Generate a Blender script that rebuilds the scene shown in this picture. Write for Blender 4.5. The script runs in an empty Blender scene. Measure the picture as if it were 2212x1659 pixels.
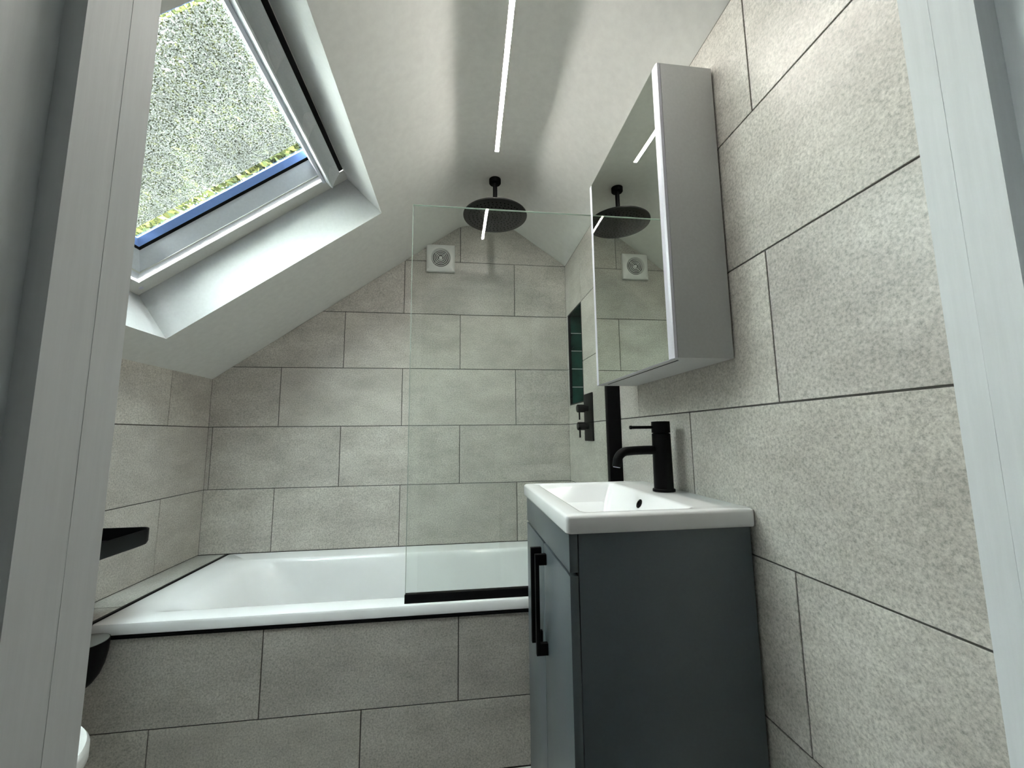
import bpy, bmesh, math, random
from mathutils import Vector, Matrix

random.seed(7)
scene = bpy.context.scene
ZO = 1.115            # every height below is measured from a tile joint 1.115 m above the floor
PI = math.pi

# ------------------------------------------------------------------ camera
cam_data = bpy.data.cameras.new('camera')
cam_data.sensor_fit = 'HORIZONTAL'
cam_data.sensor_width = 36.0
cam_data.lens = 875.32 / 2212.0 * 36.0
cam_data.clip_start = 0.01
cam = bpy.data.objects.new('camera', cam_data)
scene.collection.objects.link(cam)
R_ = Vector((0.99193751, -0.12625754, -0.01090891))
U_ = Vector((-0.00502024, -0.12516284, 0.99212351))
F_ = Vector((0.12662846, 0.98406976, 0.12478756))
m = Matrix(((R_.x, U_.x, -F_.x), (R_.y, U_.y, -F_.y), (R_.z, U_.z, -F_.z))).to_4x4()
m.translation = Vector((-0.00925, -2.17622, -0.05414 + ZO))
cam.matrix_world = m
scene.camera = cam

# ------------------------------------------------------------------ world, sun, exposure
SKY_STRENGTH = 54.0
LED_STRENGTH = 105.0
world = bpy.data.worlds.new('sky')
scene.world = world
world.use_nodes = True
wn = world.node_tree
bg = wn.nodes['Background']
tc = wn.nodes.new('ShaderNodeTexCoord')
sx = wn.nodes.new('ShaderNodeSeparateXYZ')
wn.links.new(tc.outputs['Generated'], sx.inputs[0])
wr = wn.nodes.new('ShaderNodeValToRGB')
wr.color_ramp.elements[0].position = 0.0
wr.color_ramp.elements[0].color = (0.97, 0.97, 1.0, 1)
wr.color_ramp.elements[1].position = 1.0
wr.color_ramp.elements[1].color = (0.86, 0.91, 1.0, 1)
wn.links.new(sx.outputs['Z'], wr.inputs['Fac'])
wn.links.new(wr.outputs['Color'], bg.inputs['Color'])
bg.inputs['Strength'].default_value = SKY_STRENGTH

sun_data = bpy.data.lights.new('sun', 'SUN')
sun_data.energy = 4.0
sun_data.angle = math.radians(0.6)
sun_data.color = (1.0, 0.95, 0.84)
sun = bpy.data.objects.new('sun', sun_data)
scene.collection.objects.link(sun)
el = math.radians(32)          # from the far side of the ridge: it lights the trees, not the room
sun.rotation_euler = Vector((math.cos(el) * 0.92, math.cos(el) * 0.39, math.sin(el))).to_track_quat('Z', 'Y').to_euler()
sun.location = (6, 2, 6)

scene.view_settings.view_transform = 'Standard'
scene.view_settings.look = 'None'
scene.view_settings.exposure = 0.93
scene.view_settings.gamma = 1.0
scene.view_settings.use_curve_mapping = False

# ------------------------------------------------------------------ material helpers
def srgb(r, g, b):
    f = lambda c: (c / 255.0 / 12.92) if c <= 10 else (((c / 255.0) + 0.055) / 1.055) ** 2.4
    return (f(r), f(g), f(b), 1)

def base_mat(name, color, rough=0.5, metal=0.0, spec=0.5, coat=0.0):
    mt = bpy.data.materials.new(name)
    mt.use_nodes = True
    p = mt.node_tree.nodes['Principled BSDF']
    p.inputs['Base Color'].default_value = color if len(color) == 4 else (*color, 1)
    p.inputs['Roughness'].default_value = rough
    p.inputs['Metallic'].default_value = metal
    p.inputs['Specular IOR Level'].default_value = spec
    if coat:
        p.inputs['Coat Weight'].default_value = coat
        p.inputs['Coat Roughness'].default_value = 0.08
    return mt, mt.node_tree, p

def N(nt, t, **kw):
    n = nt.nodes.new(t)
    for k, v in kw.items():
        setattr(n, k, v)
    return n

def noise(nt, vec, scale, detail=3, rough=0.6, dim='3D'):
    n = N(nt, 'ShaderNodeTexNoise')
    n.inputs['Scale'].default_value = scale
    n.inputs['Detail'].default_value = detail
    n.inputs['Roughness'].default_value = rough
    if vec is not None:
        nt.links.new(vec, n.inputs['Vector'])
    return n.outputs['Fac']

def ramp(nt, fac, stops):
    r = N(nt, 'ShaderNodeValToRGB')
    while len(r.color_ramp.elements) < len(stops):
        r.color_ramp.elements.new(0.5)
    for e, (p, c) in zip(r.color_ramp.elements, stops):
        e.position = p
        e.color = c if len(c) == 4 else (*c, 1)
    nt.links.new(fac, r.inputs['Fac'])
    return r.outputs['Color']

def mixc(nt, fac, a, b, mode='MIX'):
    x = N(nt, 'ShaderNodeMix', data_type='RGBA', blend_type=mode)
    for sock, v in ((x.inputs[0], fac), (x.inputs[6], a), (x.inputs[7], b)):
        if hasattr(v, 'links') or hasattr(v, 'is_linked'):
            nt.links.new(v, sock)
        else:
            sock.default_value = v
    return x.outputs[2]

def bump(nt, p, height, strength, dist):
    b = N(nt, 'ShaderNodeBump')
    b.inputs['Strength'].default_value = strength
    b.inputs['Distance'].default_value = dist
    nt.links.new(height, b.inputs['Height'])
    nt.links.new(b.outputs['Normal'], p.inputs['Normal'])

def object_vec(nt, shift=True):
    t = N(nt, 'ShaderNodeTexCoord')
    if not shift:
        return t.outputs['Object']
    oi = N(nt, 'ShaderNodeObjectInfo')
    mul = N(nt, 'ShaderNodeMath', operation='MULTIPLY')
    mul.inputs[1].default_value = 37.0
    nt.links.new(oi.outputs['Random'], mul.inputs[0])
    ad = N(nt, 'ShaderNodeVectorMath', operation='ADD')
    nt.links.new(t.outputs['Object'], ad.inputs[0])
    nt.links.new(mul.outputs[0], ad.inputs[1])
    return ad.outputs[0]

def stone_tile(name, lo, hi, rough=0.34):
    mt, nt, p = base_mat(name, hi, rough, spec=0.45)
    v = object_vec(nt)
    mp = N(nt, 'ShaderNodeMapping'); mp.inputs['Scale'].default_value = (1, 1, 1.9)
    nt.links.new(v, mp.inputs['Vector'])
    cloud = noise(nt, mp.outputs[0], 5.0, 5, 0.65)
    grain = noise(nt, v, 185, 4, 0.78)
    speck = noise(nt, v, 330, 1, 0.5)
    base = ramp(nt, cloud, [(0.32, lo), (0.66, hi)])
    g = ramp(nt, grain, [(0.32, (0.58, 0.58, 0.57)), (0.5, (1, 1, 1)), (0.69, (1.34, 1.34, 1.34))])
    c = mixc(nt, 1.0, base, g, 'MULTIPLY')
    s = ramp(nt, speck, [(0.70, (0, 0, 0)), (0.78, (1, 1, 1))])
    sb = N(nt, 'ShaderNodeMath', operation='MULTIPLY')
    nt.links.new(s, sb.inputs[0]); sb.inputs[1].default_value = 0.30
    c = mixc(nt, sb.outputs[0], c, (0.62, 0.62, 0.60, 1))
    oi = N(nt, 'ShaderNodeObjectInfo')
    tone = ramp(nt, oi.outputs['Random'], [(0, (0.95, 0.95, 0.955)), (1, (1.04, 1.04, 1.03))])
    c = mixc(nt, 1.0, c, tone, 'MULTIPLY')
    nt.links.new(c, p.inputs['Base Color'])
    rr = N(nt, 'ShaderNodeMapRange')
    rr.inputs['To Min'].default_value = rough - 0.05
    rr.inputs['To Max'].default_value = rough + 0.06
    nt.links.new(grain, rr.inputs['Value'])
    nt.links.new(rr.outputs[0], p.inputs['Roughness'])
    bump(nt, p, grain, 0.05, 0.0008)
    return mt

def painted(name, color, rough=0.6, grain_scale=60, strength=0.06, spec=0.35, stretch=None):
    mt, nt, p = base_mat(name, color, rough, spec=spec)
    v = object_vec(nt, False)
    if stretch:
        mp = N(nt, 'ShaderNodeMapping')
        mp.inputs['Scale'].default_value = stretch
        nt.links.new(v, mp.inputs['Vector'])
        v = mp.outputs[0]
    g = noise(nt, v, grain_scale, 4, 0.6)
    tint = ramp(nt, g, [(0.3, tuple(c * 0.96 for c in color[:3])), (0.7, tuple(min(1, c * 1.03) for c in color[:3]))])
    nt.links.new(tint, p.inputs['Base Color'])
    bump(nt, p, g, strength, 0.002)
    return mt

TILE = stone_tile('stone_tile', (0.435, 0.414, 0.380), (0.585, 0.562, 0.52))
GROUT, _nt, _p = base_mat('grout', (0.085, 0.082, 0.074, 1), 0.9)
_g = noise(_nt, object_vec(_nt, False), 300, 2); bump(_nt, _p, _g, 0.3, 0.001)
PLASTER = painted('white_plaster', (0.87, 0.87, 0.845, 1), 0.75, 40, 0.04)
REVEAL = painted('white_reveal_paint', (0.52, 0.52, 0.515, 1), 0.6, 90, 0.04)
WOOD = painted('white_painted_timber', (0.76, 0.785, 0.80, 1), 0.5, 9, 0.12, stretch=(14, 14, 0.8))
HALLW = painted('hall_wall_paint', (0.50, 0.505, 0.51, 1), 0.8, 40, 0.04)
FLOORM = stone_tile('floor_stone', (0.40, 0.39, 0.37), (0.50, 0.49, 0.47))
LEDGE = stone_tile('ledge_stone', (0.36, 0.355, 0.33), (0.47, 0.465, 0.44), 0.3)
ACRYL = painted('white_bath_acrylic', (0.85, 0.86, 0.87, 1), 0.12, 3, 0.0, spec=0.5)
CERAM = painted('white_ceramic', (0.88, 0.89, 0.90, 1), 0.07, 3, 0.0, spec=0.6)
PLASTIC = painted('white_plastic', (0.78, 0.79, 0.78, 1), 0.28, 20, 0.0, spec=0.5)
BLACK = painted('matt_black_metal', (0.003, 0.003, 0.0035, 1), 0.5, 400, 0.02, spec=0.10)
BLACKGL = painted('black_gloss_trim', (0.003, 0.003, 0.0035, 1), 0.4, 100, 0.0, spec=0.12)
HEADM = painted('black_shower_face', (0.007, 0.0075, 0.007, 1), 0.4, 200, 0.02, spec=0.2)
NOZZLE = painted('black_rubber', (0.0008, 0.0008, 0.0008, 1), 0.9, 100, 0.0, spec=0.05)
GREYP = painted('grey_satin_lacquer', (0.092, 0.110, 0.122, 1), 0.30, 160, 0.03, spec=0.5)
GREYD = painted('dark_grey_board', (0.02, 0.024, 0.026, 1), 0.6, 90, 0.02)
ALU = painted('pale_anodised_metal', (0.72, 0.72, 0.80, 1), 0.3, 200, 0.0, spec=0.5)
CABG = painted('pale_grey_lacquer', (0.56, 0.57, 0.565, 1), 0.45, 160, 0.03, spec=0.4)
BARM = painted('silver_grey_metal', (0.82, 0.84, 0.85, 1), 0.33, 200, 0.0, spec=0.5)
RIBM = painted('lit_rib_white', (0.95, 0.95, 0.96, 1), 0.35, 100, 0.0)  # whiter than the bar: the light catching the ribs is put into their colour
SPACER = painted('sky_tinted_spacer', (0.22, 0.35, 0.72, 1), 0.3, 100, 0.0)  # blue sky reflected in the aluminium spacer, painted as its colour
SASH = painted('white_window_lacquer', (0.76, 0.78, 0.83, 1), 0.3, 120, 0.0)
FRAMEM = painted('cream_window_lacquer', (0.74, 0.73, 0.69, 1), 0.4, 120, 0.0)
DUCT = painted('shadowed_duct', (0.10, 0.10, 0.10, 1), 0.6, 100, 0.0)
GREYMARK = painted('grey_print', (0.3, 0.3, 0.3, 1), 0.5, 100, 0.0)

LIDG = painted('mid_grey_plastic', (0.16, 0.165, 0.16, 1), 0.4, 100, 0.0)
MIRROR, _nt, _p = base_mat('mirror_glass', (0.80, 0.84, 0.78, 1), 0.0, 1.0)

GREEN, nt, p = base_mat('green_glazed_tile', (0.01, 0.04, 0.035, 1), 0.1, spec=0.6)
v = object_vec(nt)
c = ramp(nt, noise(nt, v, 14, 3, 0.6), [(0.3, (0.006, 0.022, 0.018)), (0.7, (0.02, 0.075, 0.058))])
nt.links.new(c, p.inputs['Base Color'])
bump(nt, p, noise(nt, v, 22, 2), 0.25, 0.004)

def glassy(name, tint, gloss=1.0, rough=0.0):
    mt = bpy.data.materials.new(name); mt.use_nodes = True
    nt = mt.node_tree; nt.nodes.clear()
    out = N(nt, 'ShaderNodeOutputMaterial')
    tr = N(nt, 'ShaderNodeBsdfTransparent'); tr.inputs[0].default_value = tint
    gl = N(nt, 'ShaderNodeBsdfGlossy'); gl.inputs['Roughness'].default_value = rough
    fr = N(nt, 'ShaderNodeFresnel')
    gb = N(nt, 'ShaderNodeNewGeometry')      # a thin sheet reflects alike from both faces
    ior = N(nt, 'ShaderNodeMapRange'); ior.inputs['To Min'].default_value = 1.5; ior.inputs['To Max'].default_value = 1 / 1.5
    nt.links.new(gb.outputs['Backfacing'], ior.inputs['Value']); nt.links.new(ior.outputs[0], fr.inputs[0])
    mx = N(nt, 'ShaderNodeMixShader')
    nt.links.new(fr.outputs[0], mx.inputs[0])
    nt.links.new(tr.outputs[0], mx.inputs[1]); nt.links.new(gl.outputs[0], mx.inputs[2])
    nt.links.new(mx.outputs[0], out.inputs[0])
    return mt, nt, out, mx
SCREEN, _, _, _ = glassy('clear_screen_glass', (0.965, 0.985, 0.972, 1))
EDGEG, _nt, _o, _m = glassy('glass_edge', (0.80, 0.93, 0.87, 1))
_ge = N(_nt, 'ShaderNodeBsdfDiffuse'); _ge.inputs[0].default_value = (0.60, 0.68, 0.63, 1)
_gm = N(_nt, 'ShaderNodeMixShader'); _gm.inputs[0].default_value = 0.5
_nt.links.new(_m.outputs[0], _gm.inputs[1]); _nt.links.new(_ge.outputs[0], _gm.inputs[2]); _nt.links.new(_gm.outputs[0], _o.inputs[0])

# window pane: clear glass whose middle is covered in dried droplets and dust
PANE, nt, out, clear = glassy('window_glass', (0.93, 0.97, 0.95, 1))
tcn = N(nt, 'ShaderNodeTexCoord')
dirt = N(nt, 'ShaderNodeMixShader')
d1 = N(nt, 'ShaderNodeBsdfTranslucent'); d1.inputs[0].default_value = (0.045, 0.045, 0.043, 1)
d2 = N(nt, 'ShaderNodeBsdfTransparent'); d2.inputs[0].default_value = (0.30, 0.30, 0.28, 1)
nt.links.new(d1.outputs[0], dirt.inputs[1]); nt.links.new(d2.outputs[0], dirt.inputs[2])
nA = noise(nt, tcn.outputs['Object'], 230, 3, 0.7)
nt.links.new(ramp(nt, nA, [(0.42, (0, 0, 0)), (0.55, (1, 1, 1))]), dirt.inputs[0])
nB = noise(nt, tcn.outputs['Object'], 320, 2, 0.6)
nC = noise(nt, tcn.outputs['Object'], 5, 3, 0.6)
cov = N(nt, 'ShaderNodeMath', operation='ADD')
nt.links.new(nB, cov.inputs[0])
sc_ = N(nt, 'ShaderNodeMath', operation='MULTIPLY_ADD'); sc_.inputs[1].default_value = 0.35; sc_.inputs[2].default_value = -0.17
nt.links.new(nC, sc_.inputs[0]); nt.links.new(sc_.outputs[0], cov.inputs[1])
covr = ramp(nt, cov.outputs[0], [(0.36, (0, 0, 0)), (0.50, (0.95, 0.95, 0.95))])
fin = N(nt, 'ShaderNodeMixShader')
PANE_COVER = (nt, covr, fin)
nt.links.new(covr, fin.inputs[0])
nt.links.new(clear.outputs[0], fin.inputs[1]); nt.links.new(dirt.outputs[0], fin.inputs[2])
nt.links.new(fin.outputs[0], out.inputs[0])
PANEC, _, _, _ = glassy('window_glass_clean', (0.90, 0.95, 0.92, 1))

LED, nt, p = base_mat('lit_strip', (1, 1, 1, 1), 0.5)
p.inputs['Emission Color'].default_value = (1.0, 0.96, 0.89, 1)
p.inputs['Emission Strength'].default_value = LED_STRENGTH

LEAF = bpy.data.materials.new('spring_leaf'); LEAF.use_nodes = True
nt = LEAF.node_tree; nt.nodes.clear()
out = N(nt, 'ShaderNodeOutputMaterial')
df = N(nt, 'ShaderNodeBsdfDiffuse'); tl = N(nt, 'ShaderNodeBsdfTranslucent')
geo = N(nt, 'ShaderNodeNewGeometry')
lc = ramp(nt, geo.outputs['Random Per Island'], [(0.0, (0.016, 0.021, 0.010)), (0.5, (0.034, 0.040, 0.016)), (1.0, (0.085, 0.086, 0.028))])
nt.links.new(lc, df.inputs[0]); nt.links.new(lc, tl.inputs[0])
mx = N(nt, 'ShaderNodeMixShader'); mx.inputs[0].default_value = 0.55
nt.links.new(df.outputs[0], mx.inputs[1]); nt.links.new(tl.outputs[0], mx.inputs[2])
nt.links.new(mx.outputs[0], out.inputs[0])
BARK = painted('grey_bark', (0.035, 0.032, 0.028, 1), 0.9, 8, 0.5)
BOUNCEM = painted('pale_bounce_ground', (0.50, 0.48, 0.44, 1), 0.9, 8, 0.3)  # unseen ground, pale surface invented to bounce daylight up through the roof window

# ------------------------------------------------------------------ object helpers
col = scene.collection

def empty(name, loc, label=None, cat=None, group=None, kind=None):
    o = bpy.data.objects.new(name, None)
    col.objects.link(o)
    o.empty_display_size = 0.05
    o.location = (loc[0], loc[1], loc[2] + ZO)
    return tag(o, label, cat, group, kind)

def tag(o, label=None, cat=None, group=None, kind=None):
    if label: o['label'] = label
    if cat: o['category'] = cat
    if group: o['group'] = group
    if kind: o['kind'] = kind
    return o

def mk(name, vs, fs, mat, parent=None, smooth=False, origin=None):
    """vertices in room coordinates -> one mesh object (local to its parent / its own origin)"""
    off = Vector((0, 0, ZO))
    base = Vector((0, 0, 0))
    if parent is not None:
        pp = parent
        while pp is not None:
            base += Vector(pp.location); pp = pp.parent
    org = Vector((0, 0, 0))
    if origin is not None:
        org = Vector(origin) + off - base
    elif vs:
        # origin in the middle of the piece
        a = Vector(tuple(min(q[i] for q in vs) for i in range(3))); b = Vector(tuple(max(q[i] for q in vs) for i in range(3)))
        org = (a + b) / 2 + off - base
    me = bpy.data.meshes.new(name)
    me.from_pydata([tuple(Vector(q) + off - base - org) for q in vs], [], fs)
    mats = mat if isinstance(mat, (list, tuple)) else [mat]
    for mm in mats: me.materials.append(mm)
    bm = bmesh.new(); bm.from_mesh(me)
    bmesh.ops.recalc_face_normals(bm, faces=bm.faces)
    bm.to_mesh(me); bm.free()
    if smooth:
        me.shade_smooth()
        me.set_sharp_from_angle(angle=math.radians(38))
    me.update()
    o = bpy.data.objects.new(name, me)
    o.location = org
    col.objects.link(o)
    if parent is not None: o.parent = parent
    return o

def box_data(x0, x1, y0, y1, z0, z1, b=0.0):
    if x0 > x1: x0, x1 = x1, x0
    if y0 > y1: y0, y1 = y1, y0
    if z0 > z1: z0, z1 = z1, z0
    bm = bmesh.new()
    vv = [bm.verts.new(q) for q in ((x0, y0, z0), (x1, y0, z0), (x1, y1, z0), (x0, y1, z0), (x0, y0, z1), (x1, y0, z1), (x1, y1, z1), (x0, y1, z1))]
    for f in ((0, 3, 2, 1), (4, 5, 6, 7), (0, 1, 5, 4), (1, 2, 6, 5), (2, 3, 7, 6), (3, 0, 4, 7)):
        bm.faces.new([vv[i] for i in f])
    if b > 0:
        bmesh.ops.bevel(bm, geom=list(bm.edges), offset=b, segments=2, profile=0.5, affect='EDGES')
    bm.verts.index_update()
    vs = [tuple(q.co) for q in bm.verts]; fs = [[w.index for w in f.verts] for f in bm.faces]
    bm.free()
    return vs, fs

def join(*ds):
    vs, fs = [], []
    for v_, f_ in ds:
        n = len(vs); vs += list(v_); fs += [[i + n for i in f] for f in f_]
    return vs, fs

def box(name, x0, x1, y0, y1, z0, z1, mat, parent=None, b=0.0, smooth=False):
    d = box_data(x0, x1, y0, y1, z0, z1, b)
    return mk(name, d[0], d[1], mat, parent, smooth or b > 0)

def frame_from(axis):
    a = Vector(axis).normalized()
    t = Vector((0, 0, 1)) if abs(a.z) < 0.9 else Vector((1, 0, 0))
    u = a.cross(t).normalized(); w = a.cross(u).normalized()
    return a, u, w

def lathe_data(c, axis, prof, n=40, cap0=True, cap1=True):
    """prof: list of (distance along axis, radius)"""
    a, u, w = frame_from(axis); c = Vector(c)
    vs, fs = [], []
    for h, r in prof:
        for i in range(n):
            t = 2 * PI * i / n
            vs.append(tuple(c + a * h + u * (r * math.cos(t)) + w * (r * math.sin(t))))
    for k in range(len(prof) - 1):
        for i in range(n):
            j = (i + 1) % n
            fs.append([k * n + i, k * n + j, (k + 1) * n + j, (k + 1) * n + i])
    if cap0: fs.append(list(range(n)))
    if cap1: fs.append([(len(prof) - 1) * n + i for i in range(n)])
    return vs, fs

def lathe(name, c, axis, prof, mat, parent=None, n=40):
    d = lathe_data(c, axis, prof, n)
    return mk(name, d[0], d[1], mat, parent, True)

def tube_data(pts, rad, n=20, caps=True):
    pts = [Vector(q) for q in pts]
    rads = rad if isinstance(rad, (list, tuple)) else [rad] * len(pts)
    vs, fs = [], []
    prev = None
    for k, q in enumerate(pts):
        d = (pts[min(k + 1, len(pts) - 1)] - pts[max(k - 1, 0)]).normalized()
        if prev is None:
            _, u, w = frame_from(d)
        else:
            u = (prev - d * prev.dot(d)).normalized(); w = d.cross(u).normalized()
        prev = u
        for i in range(n):
            t = 2 * PI * i / n
            vs.append(tuple(q + u * (rads[k] * math.cos(t)) + w * (rads[k] * math.sin(t))))
    for k in range(len(pts) - 1):
        for i in range(n):
            j = (i + 1) % n
            fs.append([k * n + i, k * n + j, (k + 1) * n + j, (k + 1) * n + i])
    if caps:
        fs.append(list(range(n))); fs.append([(len(pts) - 1) * n + i for i in range(n)])
    return vs, fs

def tube(name, pts, rad, mat, parent=None, n=20):
    d = tube_data(pts, rad, n)
    return mk(name, d[0], d[1], mat, parent, True)

def torus_data(c, axis, R, r, n=48, mseg=10):
    a, u, w = frame_from(axis); c = Vector(c)
    vs, fs = [], []
    for i in range(n):
        t = 2 * PI * i / n
        d = u * math.cos(t) + w * math.sin(t)
        for j in range(mseg):
            q = 2 * PI * j / mseg
            vs.append(tuple(c + d * (R + r * math.cos(q)) + a * (r * math.sin(q))))
    for i in range(n):
        for j in range(mseg):
            fs.append([i * mseg + j, ((i + 1) % n) * mseg + j, ((i + 1) % n) * mseg + (j + 1) % mseg, i * mseg + (j + 1) % mseg])
    return vs, fs

def rrect(x0, x1, y0, y1, r, z, n=8):
    """rounded rectangle loop; r one radius or four (for corners x1y1, x0y1, x0y0, x1y0)"""
    rs = r if isinstance(r, (list, tuple)) else [r] * 4
    out_ = []
    for (cx, cy, a0), rr in zip(((x1, y1, 0), (x0, y1, 90), (x0, y0, 180), (x1, y0, 270)), rs):
        sx_ = -1 if cx == x1 else 1; sy_ = -1 if cy == y1 else 1
        ox, oy = cx + sx_ * rr, cy + sy_ * rr
        for i in range(n + 1):
            t = math.radians(a0 + 90 * i / n)
            out_.append((ox + rr * math.cos(t), oy + rr * math.sin(t), z))
    return out_

def loft(loops, cap0=False, cap1=True):
    n = len(loops[0]); vs, fs = [], []
    for l in loops: vs += l
    for k in range(len(loops) - 1):
        for i in range(n):
            j = (i + 1) % n
            fs.append([k * n + i, k * n + j, (k + 1) * n + j, (k + 1) * n + i])
    if cap0: fs.append(list(range(n)))
    if cap1: fs.append([(len(loops) - 1) * n + i for i in range(n)])
    return vs, fs

def prism(name, poly, axis, a0, a1, mat, parent=None, cham=0.0):
    """2-D polygon extruded along an axis. axis 'y': poly=(x,z); 'x': poly=(y,z); 'z': poly=(x,y)"""
    def P(q, a):
        if axis == 'y': return (q[0], a, q[1])
        if axis == 'x': return (a, q[0], q[1])
        return (q[0], q[1], a)
    n = len(poly)
    if cham > 0:
        ins = inset(poly, cham)
        d = cham if a1 > a0 else -cham
        rings = [[P(q, a0) for q in ins], [P(q, a0 + d) for q in poly], [P(q, a1) for q in poly]]
    else:
        rings = [[P(q, a0) for q in poly], [P(q, a1) for q in poly]]
    vs = [q for r in rings for q in r]
    fs = []
    for k in range(len(rings) - 1):
        for i in range(n):
            j = (i + 1) % n
            fs.append([k * n + i, k * n + j, (k + 1) * n + j, (k + 1) * n + i])
    fs.append(list(range(n))); fs.append([(len(rings) - 1) * n + i for i in range(n)])
    return mk(name, vs, fs, mat, parent)

def area(poly):
    return 0.5 * sum(poly[i][0] * poly[(i + 1) % len(poly)][1] - poly[(i + 1) % len(poly)][0] * poly[i][1] for i in range(len(poly)))

def inset(poly, d):
    if area(poly) < 0: d = -d
    n = len(poly); res = []
    for i in range(n):
        p0, p1, p2 = Vector(poly[i - 1]), Vector(poly[i]), Vector(poly[(i + 1) % n])
        e1 = (p1 - p0).normalized(); e2 = (p2 - p1).normalized()
        n1 = Vector((-e1.y, e1.x)); n2 = Vector((-e2.y, e2.x))
        k = 1 + n1.dot(n2)
        res.append(tuple(p1 + (n1 + n2) * (d / max(k, 0.3))))
    return res

def clip(poly, a, b, c_):
    """keep a*x + b*y <= c_"""
    res = []
    n = len(poly)
    for i in range(n):
        p0, p1 = poly[i], poly[(i + 1) % n]
        d0, d1 = a * p0[0] + b * p0[1] - c_, a * p1[0] + b * p1[1] - c_
        if d0 <= 0: res.append(p0)
        if d0 * d1 < 0:
            t = d0 / (d0 - d1)
            res.append((p0[0] + t * (p1[0] - p0[0]), p0[1] + t * (p1[1] - p0[1])))
    out_ = []
    for q in res:
        if not out_ or math.dist(q, out_[-1]) > 1e-5: out_.append(q)
    if len(out_) > 1 and math.dist(out_[0], out_[-1]) < 1e-5: out_.pop()
    return out_

# ------------------------------------------------------------------ room dimensions
XL, XR, YN = -1.2361, 0.5843, -1.84
ZF = -ZO
P_, T_ = 0.3015, 0.603
X0 = -0.0111
TT = 0.009          # tile thickness
G = 0.0017          # half a grout joint
GR = 0.0025         # grout sits this far behind the tile face
# gable line: left slope, flat soffit, right slope
SL = [(XL, 0.2395), (-0.005, 1.1225), (0.276, 1.1265), (XR, 0.9105)]
mL = (SL[1][1] - SL[0][1]) / (SL[1][0] - SL[0][0]); cL = SL[0][1] - mL * SL[0][0]
mR = (SL[3][1] - SL[2][1]) / (SL[3][0] - SL[2][0]); cR = SL[3][1] - mR * SL[3][0]

def rows(y_lo, y_hi, joints_even, joints_odd, j0, j1, top_clip=None):
    """tile rectangles between lo and hi for rows j0..j1-1"""
    for j in range(j0, j1):
        js = joints_even if j % 2 == 0 else joints_odd
        k = math.floor((y_lo - js) / T_) - 1
        while True:
            a, b = js + k * T_, js + (k + 1) * T_
            k += 1
            if b <= y_lo + 0.004: continue
            if a >= y_hi - 0.004: break
            yield max(a, y_lo), min(b, y_hi), j * P_, (j + 1) * P_

def tile_poly(a, b, c_, d, lo, hi):
    return [(a + (G if a > lo + 1e-4 else 0.0005), c_ + G), (b - (G if b < hi - 1e-4 else 0.0005), c_ + G),
            (b - (G if b < hi - 1e-4 else 0.0005), d - G), (a + (G if a > lo + 1e-4 else 0.0005), d - G)]

# ---- back wall
back = [(XL - 0.02, ZF), (XR + 0.02, ZF), (XR + 0.02, SL[3][1] + 0.03), (SL[2][0], SL[2][1] + 0.03), (SL[1][0], SL[1][1] + 0.03), (XL - 0.02, SL[0][1] + 0.03)]
wall_back = prism('wall_back', back, 'y', GR, 0.12, GROUT); tag(wall_back, 'grey stone tiled gable end wall behind the bath', None, None, 'structure')
for a, b, c_, d in rows(XL, XR, X0 - T_ / 2, X0, -2, 4):
    poly = tile_poly(a, b, c_, d, XL, XR)
    poly = clip(poly, -mL, 1, cL - 0.0015)
    poly = clip(poly, 0, 1, 1.1245)
    poly = clip(poly, -mR, 1, cR - 0.0015)
    if len(poly) < 3 or abs(area(poly)) < 2e-4: continue
    prism('tile', poly, 'y', 0.0, TT, TILE, wall_back, 0.0006)

# ---- left wall
wall_left = box('wall_left', XL - GR, XL - 0.12, YN - 0.02, 0.02, ZF, SL[0][1] + 0.02, GROUT); tag(wall_left, 'low tiled side wall under the sloping ceiling', None, None, 'structure')
for a, b, c_, d in rows(YN, 0.0, -0.284, -0.5855, -4, 1):
    c2 = max(c_, ZF); d2 = min(d, SL[0][1] - 0.001 + G)
    if d2 - c2 < 0.02: continue
    prism('tile', tile_poly(a, b, c2, d2, YN, 0.0), 'x', XL, XL - TT, TILE, wall_left, 0.0006)

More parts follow.
